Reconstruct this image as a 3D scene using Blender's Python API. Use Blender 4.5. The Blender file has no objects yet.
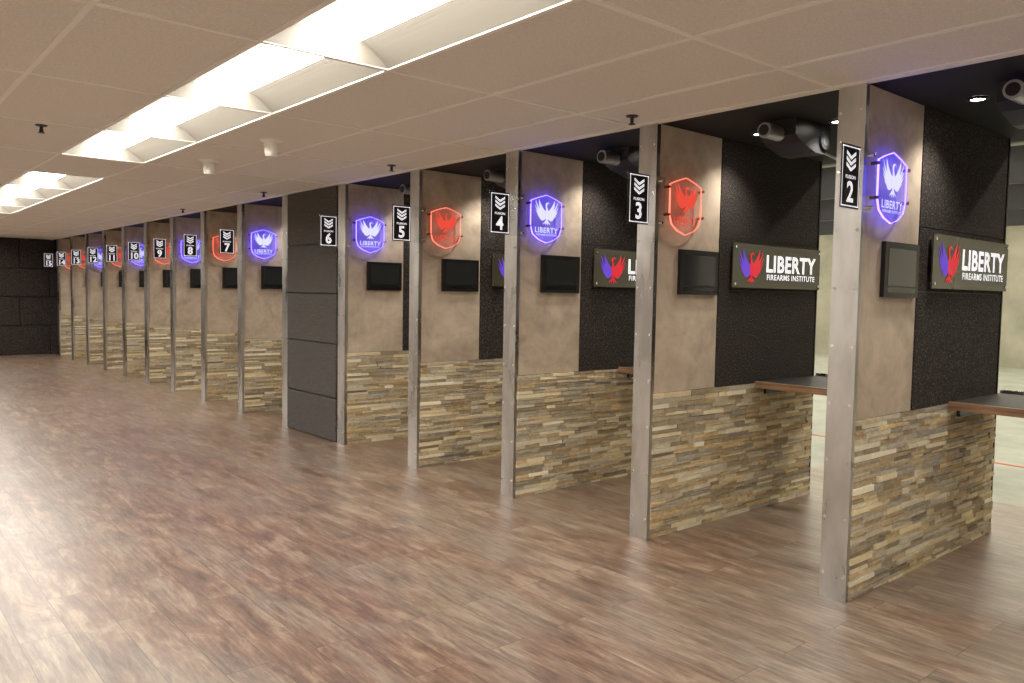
import bpy, math, random
from mathutils import Vector, Matrix
random.seed(7)
D=bpy.data; C=bpy.context; SC=C.scene
H=2.4465; X0=3.651; Y1=1.917; S=1.22; T=0.1326; XE=5.50; YEND=19.2; ST=0.87
# ------------------------------------------------------------------ materials
def lin(c):
    return tuple(((v/255)/12.92 if v/255<=0.04045 else ((v/255+0.055)/1.055)**2.4) for v in c)+(1,)
def mat(name,col=(128,128,128),rough=.5,metal=0,emis=None,es=0,spec=.5,samp=True):
    m=D.materials.new(name); m.use_nodes=True
    b=m.node_tree.nodes['Principled BSDF']
    b.inputs['Base Color'].default_value=lin(col); b.inputs['Roughness'].default_value=rough
    b.inputs['Metallic'].default_value=metal; b.inputs['Specular IOR Level'].default_value=spec
    if emis: b.inputs['Emission Color'].default_value=lin(emis); b.inputs['Emission Strength'].default_value=es
    if not samp: m.cycles.emission_sampling='NONE'
    return m
class NT:
    def __init__(s,m): s.m=m; s.t=m.node_tree; s.b=s.t.nodes['Principled BSDF']
    def n(s,ty,**k):
        nd=s.t.nodes.new(ty)
        for a,v in k.items(): setattr(nd,a,v)
        return nd
    def l(s,a,b): s.t.links.new(a,b)
    def coord(s,scale=(1,1,1),rot=(0,0,0)):
        g=s.n('ShaderNodeNewGeometry'); mp=s.n('ShaderNodeMapping')
        mp.inputs['Scale'].default_value=scale; mp.inputs['Rotation'].default_value=rot
        s.l(g.outputs['Position'],mp.inputs['Vector']); return mp.outputs['Vector']
    def noise(s,vec,sc=5,det=4,rough=.5,dist=0):
        nd=s.n('ShaderNodeTexNoise'); nd.inputs['Scale'].default_value=sc; nd.inputs['Detail'].default_value=det
        nd.inputs['Roughness'].default_value=rough; nd.inputs['Distortion'].default_value=dist
        s.l(vec,nd.inputs['Vector']); return nd.outputs['Fac']
    def ramp(s,fac,stops):
        r=s.n('ShaderNodeValToRGB'); e=r.color_ramp.elements
        while len(e)<len(stops): e.new(0.5)
        for el,(p,c) in zip(e,stops): el.position=p; el.color=c if len(c)==4 else lin(c)
        s.l(fac,r.inputs['Fac']); return r.outputs['Color']
    def mix(s,f,a,b,mode='MIX'):
        m=s.n('ShaderNodeMix',data_type='RGBA',blend_type=mode)
        for sock,v in ((m.inputs[0],f),(m.inputs[6],a),(m.inputs[7],b)):
            if hasattr(v,'is_linked'): s.l(v,sock)
            else: sock.default_value=v
        return m.outputs[2]
    def bump(s,fac,st=.2,dist=.01):
        b=s.n('ShaderNodeBump'); b.inputs['Strength'].default_value=st; b.inputs['Distance'].default_value=dist
        s.l(fac,b.inputs['Height']); s.l(b.outputs['Normal'],s.b.inputs['Normal'])
M={}
# floor wood
m=M['wood']=mat('weathered_wood_plank',rough=.4); w=NT(m)
v=w.coord((1,1,1),(0,0,math.radians(90)))
br=w.n('ShaderNodeTexBrick'); br.offset=.37; br.offset_frequency=2
for k_,v_ in (('Scale',1),('Mortar Size',.0014),('Mortar Smooth',.3),('Bias',0),('Brick Width',1.22),('Row Height',.182)): br.inputs[k_].default_value=v_
br.inputs['Color1'].default_value=(0,0,0,1); br.inputs['Color2'].default_value=(1,1,1,1); br.inputs['Mortar'].default_value=(.5,.5,.5,1)
w.l(v,br.inputs['Vector'])
sep=w.n('ShaderNodeSeparateColor'); w.l(br.outputs['Color'],sep.inputs['Color'])
cv=w.n('ShaderNodeCombineXYZ'); mu=w.n('ShaderNodeMath',operation='MULTIPLY'); mu.inputs[1].default_value=37.0
w.l(sep.outputs[0],mu.inputs[0]); w.l(mu.outputs[0],cv.inputs['X']); w.l(mu.outputs[0],cv.inputs['Z'])
ad=w.n('ShaderNodeVectorMath',operation='ADD'); w.l(w.coord((1,1,1)),ad.inputs[0]); w.l(cv.outputs[0],ad.inputs[1])
def sc(vec,s3):
    q=w.n('ShaderNodeMapping'); q.inputs['Scale'].default_value=s3; w.l(vec,q.inputs['Vector']); return q.outputs[0]
n1=w.noise(sc(ad.outputs[0],(4.2,1.0,1)),2.3,10,.68,.5)
n2=w.noise(sc(ad.outputs[0],(26,2.2,1)),2.2,8,.72,.3)
n3=w.noise(sc(w.coord(),(1.6,.45,1)),1.9,6,.66,.6)
base=w.ramp(n1,[(.36,(58,42,35)),(.45,(104,76,60)),(.53,(134,103,84)),(.64,(184,164,142))])
gr=w.ramp(n2,[(.34,(74,56,46)),(.5,(124,99,82)),(.66,(172,152,132))])
c1=w.mix(.42,base,gr)
gy=w.ramp(n3,[(.44,(0,0,0)),(.60,(255,255,255))])
sg=w.n('ShaderNodeSeparateColor'); w.l(gy,sg.inputs['Color'])
mf=w.n('ShaderNodeMath',operation='MULTIPLY'); mf.inputs[1].default_value=.55; w.l(sg.outputs[0],mf.inputs[0])
c2=w.mix(mf.outputs[0],c1,w.ramp(n2,[(.34,(96,85,75)),(.66,(168,156,140))]))
c3=w.mix(br.outputs['Fac'],c2,lin((54,42,36)))
w.l(c3,w.b.inputs['Base Color'])
rr=w.n('ShaderNodeMapRange'); rr.inputs[3].default_value=.32; rr.inputs[4].default_value=.42; w.l(n2,rr.inputs[0]); w.l(rr.outputs[0],w.b.inputs['Roughness'])
w.b.inputs['Coat Weight'].default_value=.9; w.b.inputs['Coat Roughness'].default_value=.40; w.b.inputs['Coat IOR'].default_value=1.6
w.bump(n2,.05,.003)
# plaster
m=M['plaster']=mat('taupe_plaster',rough=.62); w=NT(m)
a=w.noise(w.coord(),2.4,8,.62,1.2); b_=w.noise(w.coord(),9,6,.6,.5)
w.l(w.mix(.4,w.ramp(a,[(.3,(150,134,117)),(.5,(182,166,148)),(.7,(208,193,174))]),w.ramp(b_,[(.3,(148,134,119)),(.7,(202,187,169))])),w.b.inputs['Base Color']); w.bump(b_,.15,.004)
m=M['black']=mat('black_acoustic_panel',rough=.9,spec=.3); w=NT(m)
a=w.noise(w.coord(),110,3,.7); w.l(w.ramp(a,[(.35,(22,20,20)),(.55,(50,45,43)),(.70,(118,106,98))]),w.b.inputs['Base Color']); w.bump(a,.7,.004)
m=M['black2']=mat('charcoal_acoustic_panel',rough=.9,spec=.3); w=NT(m)
a=w.noise(w.coord(),100,3,.7); w.l(w.ramp(a,[(.35,(50,48,47)),(.55,(88,84,82)),(.72,(146,139,134))]),w.b.inputs['Base Color']); w.bump(a,.7,.004)
m=M['tile']=mat('ceiling_tile',rough=.9,spec=.2); w=NT(m)
a=w.noise(w.coord(),90,3,.6); w.l(w.ramp(a,[(.3,(222,218,210)),(.7,(238,234,226))]),w.b.inputs['Base Color']); w.bump(a,.15,.003)
M['tbar']=mat('tbar_white',(244,241,234),.5)
M['dark_ceiling']=mat('dark_ceiling_paint',(22,20,23),.8)
M['troffer']=mat('troffer_reflector',(138,133,124),.6)
M['lens']=mat('lamp_lens',(255,255,255),.5,emis=(255,250,240),es=24)
m=M['steel']=mat('brushed_steel',(200,199,197),.36,1); w=NT(m)
a=w.noise(w.coord((1,1,.35)),3.5,5,.6); w.l(w.ramp(a,[(.35,(172,171,169)),(.65,(214,213,211))]),w.b.inputs['Base Color'])
q=w.n('ShaderNodeMapRange'); q.inputs[1].default_value=.35; q.inputs[2].default_value=.65; q.inputs[3].default_value=.22; q.inputs[4].default_value=.40; w.l(a,q.inputs[0]); w.l(q.outputs[0],w.b.inputs['Roughness'])
M['rivet']=mat('rivet_metal',(235,234,232),.2,1)
M['brass']=mat('standoff_brass',(150,110,80),.3,1)
m=M['stone']=mat('ledger_stone',rough=.85,spec=.3); w=NT(m)
at=w.n('ShaderNodeAttribute'); at.attribute_name='Col'
a=w.noise(w.coord((1,1,2.2)),24,8,.72,.4)
c1=w.mix(.4,at.outputs['Color'],w.ramp(a,[(.28,(98,91,80)),(.5,(174,166,150)),(.70,(252,246,234))]),'OVERLAY')
w.l(c1,w.b.inputs['Base Color']); w.bump(a,.6,.008)
M['grout']=mat('stone_backing',(112,100,82),.9)
M['blk']=mat('black_plastic',(22,21,22),.35)
M['screen']=mat('dark_screen',(44,46,46),.12)
M['screen2']=mat('screen_lower',(26,27,28),.2)
M['board']=mat('olive_sign_board',(78,76,60),.18)
M['white']=mat('white_vinyl_glow',(245,245,248),.5,emis=(245,245,255),es=.7,samp=False)  # glow put into the vinyl, keeps lettering and plate marks bright
M['purple']=mat('logo_purple_glow',(104,66,200),.5,emis=(104,66,220),es=.45,samp=False)  # left wing colour with some emission put into it
M['redv']=mat('logo_red_glow',(225,35,55),.5,emis=(225,35,55),es=.4,samp=False)  # rest of the bird, likewise slightly self-lit by its material
m=M['shelfwood']=mat('bench_wood',(112,76,52),.4); w=NT(m)
a=w.noise(w.coord((30,2,30)),2,6,.6); w.l(w.ramp(a,[(.3,(104,76,56)),(.7,(174,138,106))]),w.b.inputs['Base Color'])
M['rubber']=mat('black_rubber_mat',(34,33,34),.5)
M['silver']=mat('silver_housing',(180,180,182),.4,.7)
M['darkgrey']=mat('dark_grey_housing',(46,47,50),.45)
M['midgrey']=mat('mid_grey_motor',(92,94,98),.45,.3)
M['sensor']=mat('sensor_white',(245,243,236),.4)
m=M['conc']=mat('range_concrete',rough=.85); w=NT(m)
a=w.noise(w.coord(),1.2,6,.6); w.l(w.ramp(a,[(.3,(158,156,140)),(.7,(198,194,178))]),w.b.inputs['Base Color'])
m=M['concf']=mat('range_floor_concrete',rough=.55); w=NT(m)
a=w.noise(w.coord(),1.8,6,.6); w.l(w.ramp(a,[(.3,(150,154,146)),(.7,(184,188,178))]),w.b.inputs['Base Color'])
M['orange']=mat('orange_line',(214,110,72),.6)
M['wallpaint']=mat('white_wall_paint',(236,232,226),.7)
M['dlight']=mat('downlight_lens',(255,255,255),.5,emis=(255,246,235),es=30,samp=False)
M['rangelamp']=mat('range_lamp',(255,255,255),.5,emis=(255,246,224),es=22)
def glow(name,col,st,fac=1.0,samp=False):
    m=D.materials.new(name); m.use_nodes=True; t=m.node_tree; t.nodes.clear()
    o=t.nodes.new('ShaderNodeOutputMaterial'); e=t.nodes.new('ShaderNodeEmission'); e.inputs[0].default_value=lin(col); e.inputs[1].default_value=st
    if fac<1:
        tr=t.nodes.new('ShaderNodeBsdfTransparent'); mx=t.nodes.new('ShaderNodeMixShader'); mx.inputs[0].default_value=fac
        t.links.new(tr.outputs[0],mx.inputs[1]); t.links.new(e.outputs[0],mx.inputs[2]); t.links.new(mx.outputs[0],o.inputs[0])
    else: t.links.new(e.outputs[0],o.inputs[0])
    if not samp: m.cycles.emission_sampling='NONE'
    return m
M['b_edge']=glow('blue_edge_glow',(72,58,255),18,samp=True); M['b_plate']=glow('blue_acrylic',(96,84,255),1.0,.35); M['b_art']=glow('blue_etching',(184,182,255),1.7)
M['r_edge']=glow('red_edge_glow',(240,104,84),3.2,samp=True); M['r_plate']=glow('red_acrylic',(240,120,100),.7,.17); M['r_art']=glow('red_etching',(236,80,62),1.0)
m=D.materials.new('clear_acrylic'); m.use_nodes=True; M['clear']=m
t=m.node_tree; t.nodes.clear(); o=t.nodes.new('ShaderNodeOutputMaterial'); tr=t.nodes.new('ShaderNodeBsdfTransparent'); gl=t.nodes.new('ShaderNodeBsdfGlossy'); gl.inputs['Roughness'].default_value=.05
mx=t.nodes.new('ShaderNodeMixShader'); mx.inputs[0].default_value=.12; t.links.new(tr.outputs[0],mx.inputs[1]); t.links.new(gl.outputs[0],mx.inputs[2]); t.links.new(mx.outputs[0],o.inputs[0])
# ------------------------------------------------------------------ mesh builder
class B:
    def __init__(s): s.v=[];s.f=[];s.mi=[];s.ms=[];s.col=[]
    def mid(s,k):
        if k not in s.ms: s.ms.append(k)
        return s.ms.index(k)
    def face(s,pts,k,col=None):
        n=len(s.v); s.v+= [tuple(p) for p in pts]; s.f.append(list(range(n,n+len(pts)))); s.mi.append(s.mid(k)); s.col.append(col)
    def box(s,x0,x1,y0,y1,z0,z1,k,col=None):
        n=len(s.v)
        s.v+=[(x0,y0,z0),(x1,y0,z0),(x1,y1,z0),(x0,y1,z0),(x0,y0,z1),(x1,y0,z1),(x1,y1,z1),(x0,y1,z1)]
        for q in ((0,3,2,1),(4,5,6,7),(0,1,5,4),(1,2,6,5),(2,3,7,6),(3,0,4,7)):
            s.f.append([n+i for i in q]); s.mi.append(s.mid(k)); s.col.append(col)
    def cyl(s,c,ax,r,l,k,seg=16,r2=None):
        r2=r if r2 is None else r2; c=Vector(c); a=Vector(ax).normalized()
        p=Vector((0,0,1)) if abs(a.z)<.9 else Vector((1,0,0)); e1=a.cross(p).normalized(); e2=a.cross(e1)
        n=len(s.v)
        for i in range(seg):
            t=2*math.pi*i/seg; d=e1*math.cos(t)+e2*math.sin(t)
            s.v.append(tuple(c+d*r)); s.v.append(tuple(c+a*l+d*r2))
        for i in range(seg):
            j=(i+1)%seg; s.f.append([n+2*i,n+2*i+1,n+2*j+1,n+2*j]); s.mi.append(s.mid(k)); s.col.append(None)
        s.f.append([n+2*i for i in range(seg)]); s.mi.append(s.mid(k)); s.col.append(None)
        s.f.append([n+2*i+1 for i in range(seg)][::-1]); s.mi.append(s.mid(k)); s.col.append(None)
    def lathe(s,c,prof,k,seg=20):
        n=len(s.v)
        for r,z in prof:
            for i in range(seg):
                t=2*math.pi*i/seg; s.v.append((c[0]+r*math.cos(t),c[1]+r*math.sin(t),c[2]+z))
        for a in range(len(prof)-1):
            for i in range(seg):
                j=(i+1)%seg; s.f.append([n+a*seg+i,n+a*seg+j,n+(a+1)*seg+j,n+(a+1)*seg+i]); s.mi.append(s.mid(k)); s.col.append(None)
    def add(s,verts,faces,k):
        n=len(s.v); s.v+=[tuple(p) for p in verts]
        for f in faces: s.f.append([n+i for i in f]); s.mi.append(s.mid(k)); s.col.append(None)
    def mesh(s,name,colors=False):
        me=D.meshes.new(name); me.from_pydata(s.v,[],s.f)
        for k in s.ms: me.materials.append(M[k])
        me.polygons.foreach_set('material_index',s.mi)
        if colors:
            ca=me.color_attributes.new('Col','FLOAT_COLOR','CORNER'); i=0
            for f,c in zip(s.f,s.col):
                for _ in f: ca.data[i].color=c or (.3,.25,.2,1); i+=1
        me.update(); return me
def obj(name,me,loc=(0,0,0),parent=None,bevel=0,seg=2):
    o=D.objects.new(name,me); SC.collection.objects.link(o); o.location=loc
    if parent: o.parent=parent
    if bevel:
        b=o.modifiers.new('bev','BEVEL'); b.width=bevel; b.segments=seg; b.limit_method='ANGLE'
    return o
def empty(name,loc):
    e=D.objects.new(name,None); SC.collection.objects.link(e); e.location=loc; e.empty_display_size=.1; return e
_tc={}
def text(s,size,bold=0.0,sx=1,sp=1.0):
    key=(s,size,bold,sx,sp)
    if key in _tc: return _tc[key]
    cu=D.curves.new('t','FONT'); cu.body=s; cu.size=size; cu.offset=bold; cu.space_character=sp; cu.align_x='CENTER'; cu.align_y='CENTER'; cu.resolution_u=3
    o=D.objects.new('t',cu); SC.collection.objects.link(o); C.view_layer.update()
    me=o.evaluated_get(C.evaluated_depsgraph_get()).to_mesh()
    r=([(v.co.x*sx,v.co.y) for v in me.vertices],[list(p.vertices) for p in me.polygons])
    D.objects.remove(o); D.curves.remove(cu); _tc[key]=r; return r
def fit(r,width,height=None):
    vs,fs=r; xs=[p[0] for p in vs]; ys=[p[1] for p in vs]; cx=(min(xs)+max(xs))/2; cy=(min(ys)+max(ys))/2
    kx=width/(max(xs)-min(xs)); ky=(height/(max(ys)-min(ys))) if height else kx
    return [((x-cx)*kx,(y-cy)*ky) for x,y in vs],fs
def bez(p0,p1,p2,w,n=10,prof=None):
    L=[];R=[]
    for i in range(n+1):
        t=i/n; x=(1-t)**2*p0[0]+2*t*(1-t)*p1[0]+t*t*p2[0]; y=(1-t)**2*p0[1]+2*t*(1-t)*p1[1]+t*t*p2[1]
        dx=2*(1-t)*(p1[0]-p0[0])+2*t*(p2[0]-p1[0]); dy=2*(1-t)*(p1[1]-p0[1])+2*t*(p2[1]-p1[1]); l=math.hypot(dx,dy) or 1
        ww=w*(prof(t) if prof else math.sin(math.pi*(.12+.86*t))**.7); L.append((x-dy/l*ww,y+dx/l*ww)); R.append((x+dy/l*ww,y-dx/l*ww))
    return L+R,[[i,i+1,n+2+i,n+1+i] for i in range(n)]
def phoenix():
    """spread-wing bird: feathers sweep from the breast out and up, tips pointed outwards; head turned, beak, forked tail"""
    out=[]; fp=lambda t: (.35+.65*min(1,t*2.2))*(1-max(0,(t-.5)/.5)**1.6)+.01
    tips=[(.66,.52),(.70,.30),(.66,.10),(.56,-.08),(.42,-.22)]
    for sg in (-1,1):
        vs,fs=bez((sg*.02,.02),(sg*.34,-.02),(sg*.46,.56),.085,prof=fp); out.append((sg,vs,fs))   # leading wing arm
        for i,(tx,ty) in enumerate(tips):
            vs,fs=bez((sg*.03,-.02-.055*i),(sg*(.40-.03*i),-.16-.065*i),(sg*tx,ty),.052,prof=fp); out.append((sg,vs,fs))
    bp=lambda t: math.sin(math.pi*(.08+.9*t))**.8
    out.append((0,)+bez((0,-.42),(.05,-.05),(-.02,.28),.085,prof=bp))
    out.append((0,)+bez((-.03,.18),(-.05,.42),(.07,.40),.05,prof=bp))
    out.append((0,)+bez((.04,.42),(.12,.42),(.17,.34),.026,prof=lambda t:1-t+.02))
    for a in (-.24,-.08,.08,.24): out.append((0,)+bez((0,-.30),(a*.25,-.46),(a,-.60+abs(a)*.25),.032,prof=fp))
    return out
PH=phoenix()
def onY(vs,cx,cz,y,s=1,sx=1): return [(cx+a*s*sx,y,cz+b*s) for a,b in vs]
# ------------------------------------------------------------------ room shell
b=B(); b.box(-3.2,6.4,-3,YEND+.3,-.1,0,'wood'); obj('floor',b.mesh('floor'))
b=B(); b.box(6.4,20,-3,YEND+.3,-.1,0,'concf'); obj('floor_range',b.mesh('floor_range'))
b=B(); b.box(7.93,7.98,-3,YEND,0.0005,.004,'orange'); obj('floor_line_marking',b.mesh('floor_line'))
XL=[-3.2]+[x for x in [1.95+.61*i for i in range(-8,3)] if x>-3.1]+[3.66]
YS=1.941; P=1.227
YL=[YS+P*j for j in range(-4,15)]
fix=[j for j in range(-4,14) if (j%5)!=4]
def isfix(x,j): return (abs(x-1.34)<.01 or abs(x+1.10)<.02) and j in fix
b=B()
for i in range(len(XL)-1):
    for j in range(-4,15):
        y0=YS+P*j; y1=min(y0+P,YEND+.3)
        if y0>YEND: continue
        if isfix(XL[i],j): continue
        b.face([(XL[i],y0,H),(XL[i],y1,H),(XL[i+1],y1,H),(XL[i+1],y0,H)],'tile')
for x in XL[1:-1]: b.box(x-.012,x+.012,-3,YEND+.3,H-.006,H+.03,'tbar')
for y in YL: b.box(-3.2,3.66,y-.012,y+.012,H-.0055,H+.03,'tbar')
b.box(3.61,3.67,-3,YEND+.3,H-.007,H+.05,'tbar')
b.box(-3.2,3.67,-3,YEND+.3,H+.25,H+.27,'tile')
obj('ceiling',b.mesh('ceiling'))
b=B(); b.box(3.672,5.6,-3,YEND+.3,H+.002,H+.1,'dark_ceiling'); obj('ceiling_lane',b.mesh('ceiling_lane'))
def troffer():
    b=B(); W=.582; L=P-.030; n=8
    prof=[(.17*i/n,.095*math.sin(i/n*math.pi/2)) for i in range(n+1)]
    bas=[(.17,.095),(.19,.062),(.24,.048),(W-.24,.048),(W-.19,.062),(W-.17,.095)]
    full=prof+[(W-x,z) for x,z in prof[::-1]]
    def strip(ps,k):
        for (xa,za),(xb,zb) in zip(ps[:-1],ps[1:]): b.face([(xa,0,za),(xa,L,za),(xb,L,zb),(xb,0,zb)],k)
    strip(prof,'troffer'); strip([(W-x,z) for x,z in prof[::-1]],'troffer'); strip(bas,'lens')
    for y in (0,L): b.face([(x,y,z) for x,z in full],'troffer')
    return b.mesh('troffer')
tm=troffer()
for xr in (1.34,-1.10):  # the left row is out of view, added for ambient light
    for j in fix:
        if YS+P*j+P<YEND: obj('ceiling_light_troffer',tm,(xr+.014,YS+P*j+.015,H))
b=B(); b.box(-3.3,-3.2,-3,YEND+.3,0,H+.27,'wallpaint'); obj('wall_left',b.mesh('wl'))
b=B(); b.box(-3.3,20,-3.1,-3,0,3.5,'wallpaint'); obj('wall_back',b.mesh('wb'))
b=B(); b.box(-3.3,5.6,YEND+.3,YEND+.4,0,H+.27,'blk')
xs=[-3.2+1.13*i for i in range(8)]; xs[-1]=min(xs[-1],5.6)
zs=[0,.62,1.22,1.82,H-.01]
for r in range(4):
    off=.55 if r%2 else 0
    xx=[-3.2]+[x-off for x in xs[1:]]+[5.58]
    for a0,a1 in zip(xx[:-1],xx[1:]):
        if a1-a0>.03: b.box(a0+.006,a1-.006,YEND+.24,YEND+.3,zs[r]+.006,zs[r+1]-.006,'black')
obj('wall_far',b.mesh('wf'),bevel=.008)
b=B(); b.box(20,20.1,-3.1,YEND+.4,0,3.5,'conc'); obj('wall_range_end',b.mesh('wre'))
b=B(); b.box(5.6,20,YEND+.3,YEND+.4,0,3.5,'conc'); obj('wall_range_side',b.mesh('wrs'))
b=B(); b.box(5.6,20,-3,YEND+.3,3.4,3.5,'conc'); b.box(5.6,5.66,-3,YEND+.3,H+.002,3.4,'dark_ceiling'); obj('ceiling_range',b.mesh('cr'))
for x in (8.2,11,14,17):
    b=B(); b.box(0,.08,-2.9,YEND+.2,0,.45,'darkgrey'); obj('ceiling_baffle',b.mesh('baf'),(x,0,2.9))
for x in (6.8,9.6,12.4,15.4,18.4):
    b=B(); b.box(0,.22,-2.5,YEND,0,.06,'troffer'); b.box(.02,.2,-2.5,YEND,-.02,0,'rangelamp'); obj('range_strip_light',b.mesh('rsl'),(x,0,3.34))
# ------------------------------------------------------------------ dividers
pal=[(222,210,184),(208,191,158),(198,193,181),(234,227,208),(170,158,136),(216,210,193),(192,177,149),(226,214,186),(182,176,165),(206,186,148)]
def stone_mesh(seed):
    rnd=random.Random(seed); b=B()
    b.box(X0+.03,XE-.004,-.056,.056,0,ST-.004,'grout')
    for side in (-1,1):
        z=0.0
        while z<ST-.012:
            h=rnd.uniform(.014,.032)
            if z+h>ST-.014: h=ST-z
            x=X0+.022
            while x<XE-.01:
                l=rnd.uniform(.07,.28)
                if x+l>XE-.05: l=XE-x
                d=rnd.uniform(.062,.078); c=lin(rnd.choice(pal)); f=rnd.uniform(.72,1.15); c=tuple(min(1,q*f) for q in c[:3])+(1,)
                g=.0011; za=z+g; zb=z+h-g
                if rnd.random()<.2: zb-=rnd.uniform(0,.003)
                if side<0: b.box(x+g,x+l-g,-d,-.05,za,zb,'stone',c)
                else: b.box(x+g,x+l-g,.05,d,za,zb,'stone',c)
                x+=l
            z+=h
    return b.mesh('stone',True)
stones=[stone_mesh(i) for i in (1,2,3)]
def post_mesh():
    b=B(); t=T/2
    b.box(X0-.004,X0+.002,-t,t,0,H-.008,'steel')
    for s in (-1,1):
        b.box(X0+.002,X0+.028,s*t-(.004 if s>0 else 0),s*t+(.004 if s<0 else 0),0,H-.008,'steel')
        for i in range(9): b.cyl((X0-.004,s*(t-.016),.12+i*.275),(-1,0,0),.008,.004,'rivet',10)
    return b.mesh('post')
pm=post_mesh()
b=B(); b.box(X0+.005,4.29,-.058,.058,ST+.002,H-.004,'plaster'); plm=b.mesh('plaster')
b=B(); b.box(4.29,XE-.004,-.05,.05,ST+.003,H-.005,'blk')
for z0,z1 in ((ST+.002,1.49),(1.495,1.825),(1.83,H-.004)): b.box(4.294,XE-.002,-.062,.062,z0,z1,'black')
blm=b.mesh('blackpanel')
b=B(); b.box(XE,XE+.012,-.068,.068,0,H-.002,'blk'); cpm=b.mesh('cap')
def shield_mesh(pre):
    b=B(); w=.15
    pts=[(-w,.12),(-w*.55,.145),(0,.168),(w*.55,.145),(w,.12),(w,-.06),(w*.86,-.115),(w*.5,-.15),(0,-.172),(-w*.5,-.15),(-w*.86,-.115),(-w,-.06)]
    y=-.03
    b.face([(x,y,z) for x,z in pts],pre+'_plate')
    n=len(pts)
    for i in range(n):
        (xa,za),(xb,zb)=pts[i],pts[(i+1)%n]
        k=.98
        b.face([(xa,y-.003,za),(xb,y-.003,zb),(xb*k,y-.003,zb*k),(xa*k,y-.003,za*k)],pre+'_edge')
        b.face([(xa,y-.003,za),(xa,y+.006,za),(xb,y+.006,zb),(xb,y-.003,zb)],pre+'_edge')
    for sg,vs,fs in PH: b.add(onY(vs,0,.045,y-.004,.16,1.05),fs,pre+'_art')
    vs,fs=fit(text('LIBERTY',.058,.001,1,1.1),.22,.038); b.add(onY(vs,0,-.082,y-.004),fs,pre+'_art')
    vs,fs=fit(text('FIREARMS INSTITUTE',.02,.0001),.2,.013); b.add(onY(vs,0,-.115,y-.004),fs,pre+'_art')
    for sx in (-1,1):
        for z in (.10,-.06): b.cyl((sx*.163,-.040,z),(0,1,0),.008,.038,'brass',12)
    return b.mesh('shield_'+pre)
sh={'b':shield_mesh('b'),'r':shield_mesh('r')}
def tablet():
    b=B(); b.box(-.19,.19,-.022,0,-.135,.135,'blk'); b.box(-.155,.155,-.0235,-.021,-.08,.105,'screen'); b.box(-.155,.155,-.0232,-.021,-.113,-.09,'screen2')
    return b.mesh('touchscreen')
tb=tablet()
def logo():
    b=B(); y=-.03; b.box(-.545,.545,y,y+.008,-.143,.143,'board')
    for sx in (-.52,.52):
        for z in (-.118,.118): b.cyl((sx,y-.006,z),(0,1,0),.009,.036,'rivet',12)
    yy=y-.002
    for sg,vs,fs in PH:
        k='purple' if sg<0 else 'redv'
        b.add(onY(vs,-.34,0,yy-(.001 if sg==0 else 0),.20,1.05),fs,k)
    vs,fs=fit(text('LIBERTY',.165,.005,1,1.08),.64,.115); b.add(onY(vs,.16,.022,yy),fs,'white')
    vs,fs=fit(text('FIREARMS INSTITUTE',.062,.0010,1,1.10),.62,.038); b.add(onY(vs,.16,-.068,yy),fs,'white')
    return b.mesh('logo')
lg=logo()
def flag(num):
    b=B(); b.box(3.370,3.70,-.032,-.027,-.145,.145,'clear')
    b.box(3.375,3.545,-.0345,-.0325,-.140,.140,'blk'); y=-.0355
    x0,x1,z0,z1=3.382,3.538,-.132,.132; w=.005
    for a in ((x0,x1,z0,z0+w),(x0,x1,z1-w,z1),(x0,x0+w,z0,z1),(x1-w,x1,z0,z1)): b.face([(a[0],y,a[2]),(a[1],y,a[2]),(a[1],y,a[3]),(a[0],y,a[3])],'white')
    cx=(x0+x1)/2
    for i in range(3):
        z=.098-.026*i; ww=.042
        for sg in (-1,1): b.face([(cx,y,z-.024),(cx+sg*ww,y,z),(cx+sg*ww,y,z+.015),(cx,y,z-.009)],'white')
    vs,fs=fit(text('FUSION',.028,.0006),.09,.016); b.add(onY(vs,cx,-.002,y),fs,'white')
    vs,fs=text(str(num),.125,.003); b.add(onY(vs,cx,-.072,y),fs,'white')
    for z in (-.12,.12): b.cyl((3.667,-.04,z),(0,1,0),.008,.04,'rivet',12)
    return b.mesh('flag')
for k in range(-1,15):
    yc=Y1+S*k-T/2
    e=empty('lane_divider',(0,yc,0))
    obj('steel_post',pm,parent=e); obj('stone_veneer',stones[k%3],parent=e); obj('plaster_panel',plm,parent=e); obj('acoustic_panel',blm,parent=e); obj('end_cap',cpm,parent=e)
    yn=yc-.058
    if k!=5:
        pre='b' if k%2==0 else 'r'
        if k==14: pre='r'
        obj('illuminated_shield_sign',sh[pre],(3.90,yn,1.985))
        obj('touchscreen_tablet',tb,(4.07,yn,1.595),bevel=.004)
        obj('logo_sign_board',lg,(4.945,yc-.062,1.655))
        obj('lane_number_sign',flag(k+2 if k<5 else k+1),(0,yc-T/2,1.99))
def bench():
    b=B(); L=S-.17
    b.box(4.72,5.5,0,L,.872,.886,'rubber'); b.box(4.705,4.735,0,L,.845,.889,'shelfwood'); b.box(4.735,5.5,0,L,.847,.871,'shelfwood'); b.box(5.5,5.515,0,L,.845,.905,'steel')
    for y in (.01,L-.03): b.box(4.8,5.45,y,y+.02,.80,.847,'blk')
    return b.mesh('bench')
bm_=bench()
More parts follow.
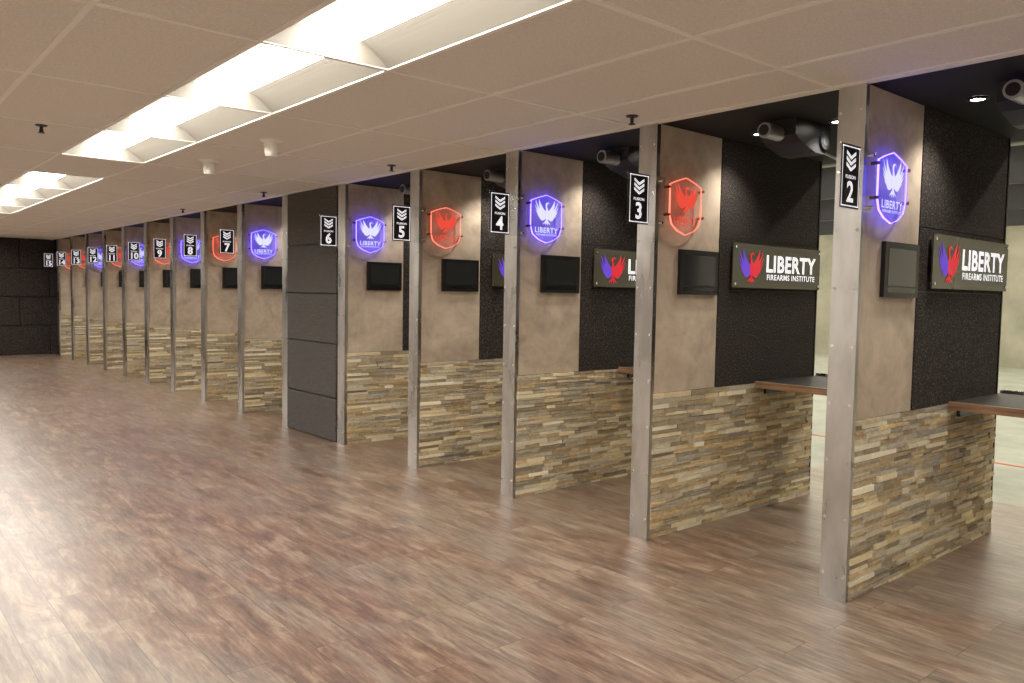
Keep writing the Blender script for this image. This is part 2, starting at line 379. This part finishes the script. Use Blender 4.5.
def unit():
    b=B()
    pr=[(.08,0),(.08,-.09),(.14,-.125),(.30,-.165),(.40,-.165),(.46,-.12),(.46,0)]
    n=len(pr); y0,y1=-.11,.11
    for y,f in ((y0,1),(y1,-1)): b.face([(x,y,z) for x,z in pr][::f],'darkgrey')
    for i in range(n):
        (xa,za),(xb,zb)=pr[i],pr[(i+1)%n]; b.face([(xa,y0,za),(xa,y1,za),(xb,y1,zb),(xb,y0,zb)],'darkgrey')
    b.cyl((-.06,0,-.075),(1,0,0),.042,.15,'silver',20); b.cyl((-.065,0,-.075),(1,0,0),.03,.006,'blk',20)
    b.cyl((.38,-.125,-.09),(0,1,0),.05,.25,'darkgrey',20); b.cyl((.38,-.128,-.09),(0,1,0),.03,.256,'midgrey',20)
    b.cyl((.46,0,-.10),(1,0,-.12),.008,.35,'silver',8)
    return b.mesh('unit')
um=unit()
b=B(); b.lathe((0,0,0),[(.05,0),(.05,-.008),(.034,-.010),(.032,-.003)],'blk'); b.cyl((0,0,-.006),(0,0,1),.032,.003,'dlight',12); dm=b.mesh('downlight')
for k in range(-1,14):
    if k==4: continue
    ya=Y1+S*k
    obj('shooting_bench',bm_,(0,ya+.018,0),bevel=.002)
    obj('target_carrier_unit',um,(4.0,ya+.58,H))
    for off in (.36,.86):
        obj('ceiling_downlight',dm,(4.33,ya+off,H+.001))
        l=D.lights.new('downlight_lamp','SPOT'); l.energy=30 ; l.spot_size=math.radians(118); l.spot_blend=.8; l.shadow_soft_size=.03; l.color=(1,.93,.82)
        lo=D.objects.new('downlight_lamp',l); SC.collection.objects.link(lo); lo.location=(4.33,ya+off,H-.02)
b=B(); ya=Y1+S*4+.006; yb=Y1+S*5-T-.004
b.box(X0+.01,5.5,ya+.02,yb-.01,0,H-.004,'blk')
zz=[0,.42,.94,1.42,1.90,H-.004]
for z0,z1 in zip(zz[:-1],zz[1:]): b.box(X0-.012,X0+.015,ya+.02,yb,z0+.004,z1-.004,'black2')
obj('acoustic_column',b.mesh('column'),bevel=.01,seg=3)
b=B(); b.lathe((0,0,0),[(.078,0),(.078,-.008),(.05,-.02),(.042,-.095),(.036,-.11),(0,-.11)][::-1],'sensor',24); sm=b.mesh('sensor')
for x,y in ((2.27,5.16),(2.27,6.31)): obj('ceiling_occupancy_sensor',sm,(x,y,H))
b=B(); b.lathe((0,0,0),[(.035,0),(.032,-.006),(.01,-.008),(.01,-.03),(.006,-.035),(.006,-.045),(.0,-.045)],'darkgrey'); b.lathe((0,0,-.045),[(.0,0),(.02,0),(.02,-.003),(0,-.003)],'darkgrey'); b.box(-.012,.012,-.002,.002,-.045,-.025,'darkgrey'); spm=b.mesh('sprinkler')
for x,y in ((3.42,3.0),(3.40,5.47),(1.03,5.75),(3.41,7.94),(1.03,10.6),(3.41,10.4)): obj('fire_sprinkler_head',spm,(x,y,H-.001))
# ------------------------------------------------------------------ world, camera
wd=D.worlds.new('w'); SC.world=wd; wd.use_nodes=True; wd.node_tree.nodes['Background'].inputs[0].default_value=(.02,.02,.02,1)
f,yaw,pitch,roll,h=797.33,.7080,.0587,-.0171,1.441
fw=Vector((math.sin(yaw)*math.cos(pitch),math.cos(yaw)*math.cos(pitch),-math.sin(pitch))); r=Vector((math.cos(yaw),-math.sin(yaw),0)); u=r.cross(fw)
c,s=math.cos(roll),math.sin(roll); r2=r*c-u*s; u2=r*s+u*c
cam=D.cameras.new('camera'); co=D.objects.new('camera',cam); SC.collection.objects.link(co); SC.camera=co
cam.sensor_width=36; cam.lens=f/1024*36
mw=Matrix((r2,u2,-fw)).transposed().to_4x4(); mw.translation=Vector((0,0,h)); co.matrix_world=mw
SC.view_settings.view_transform='Standard'
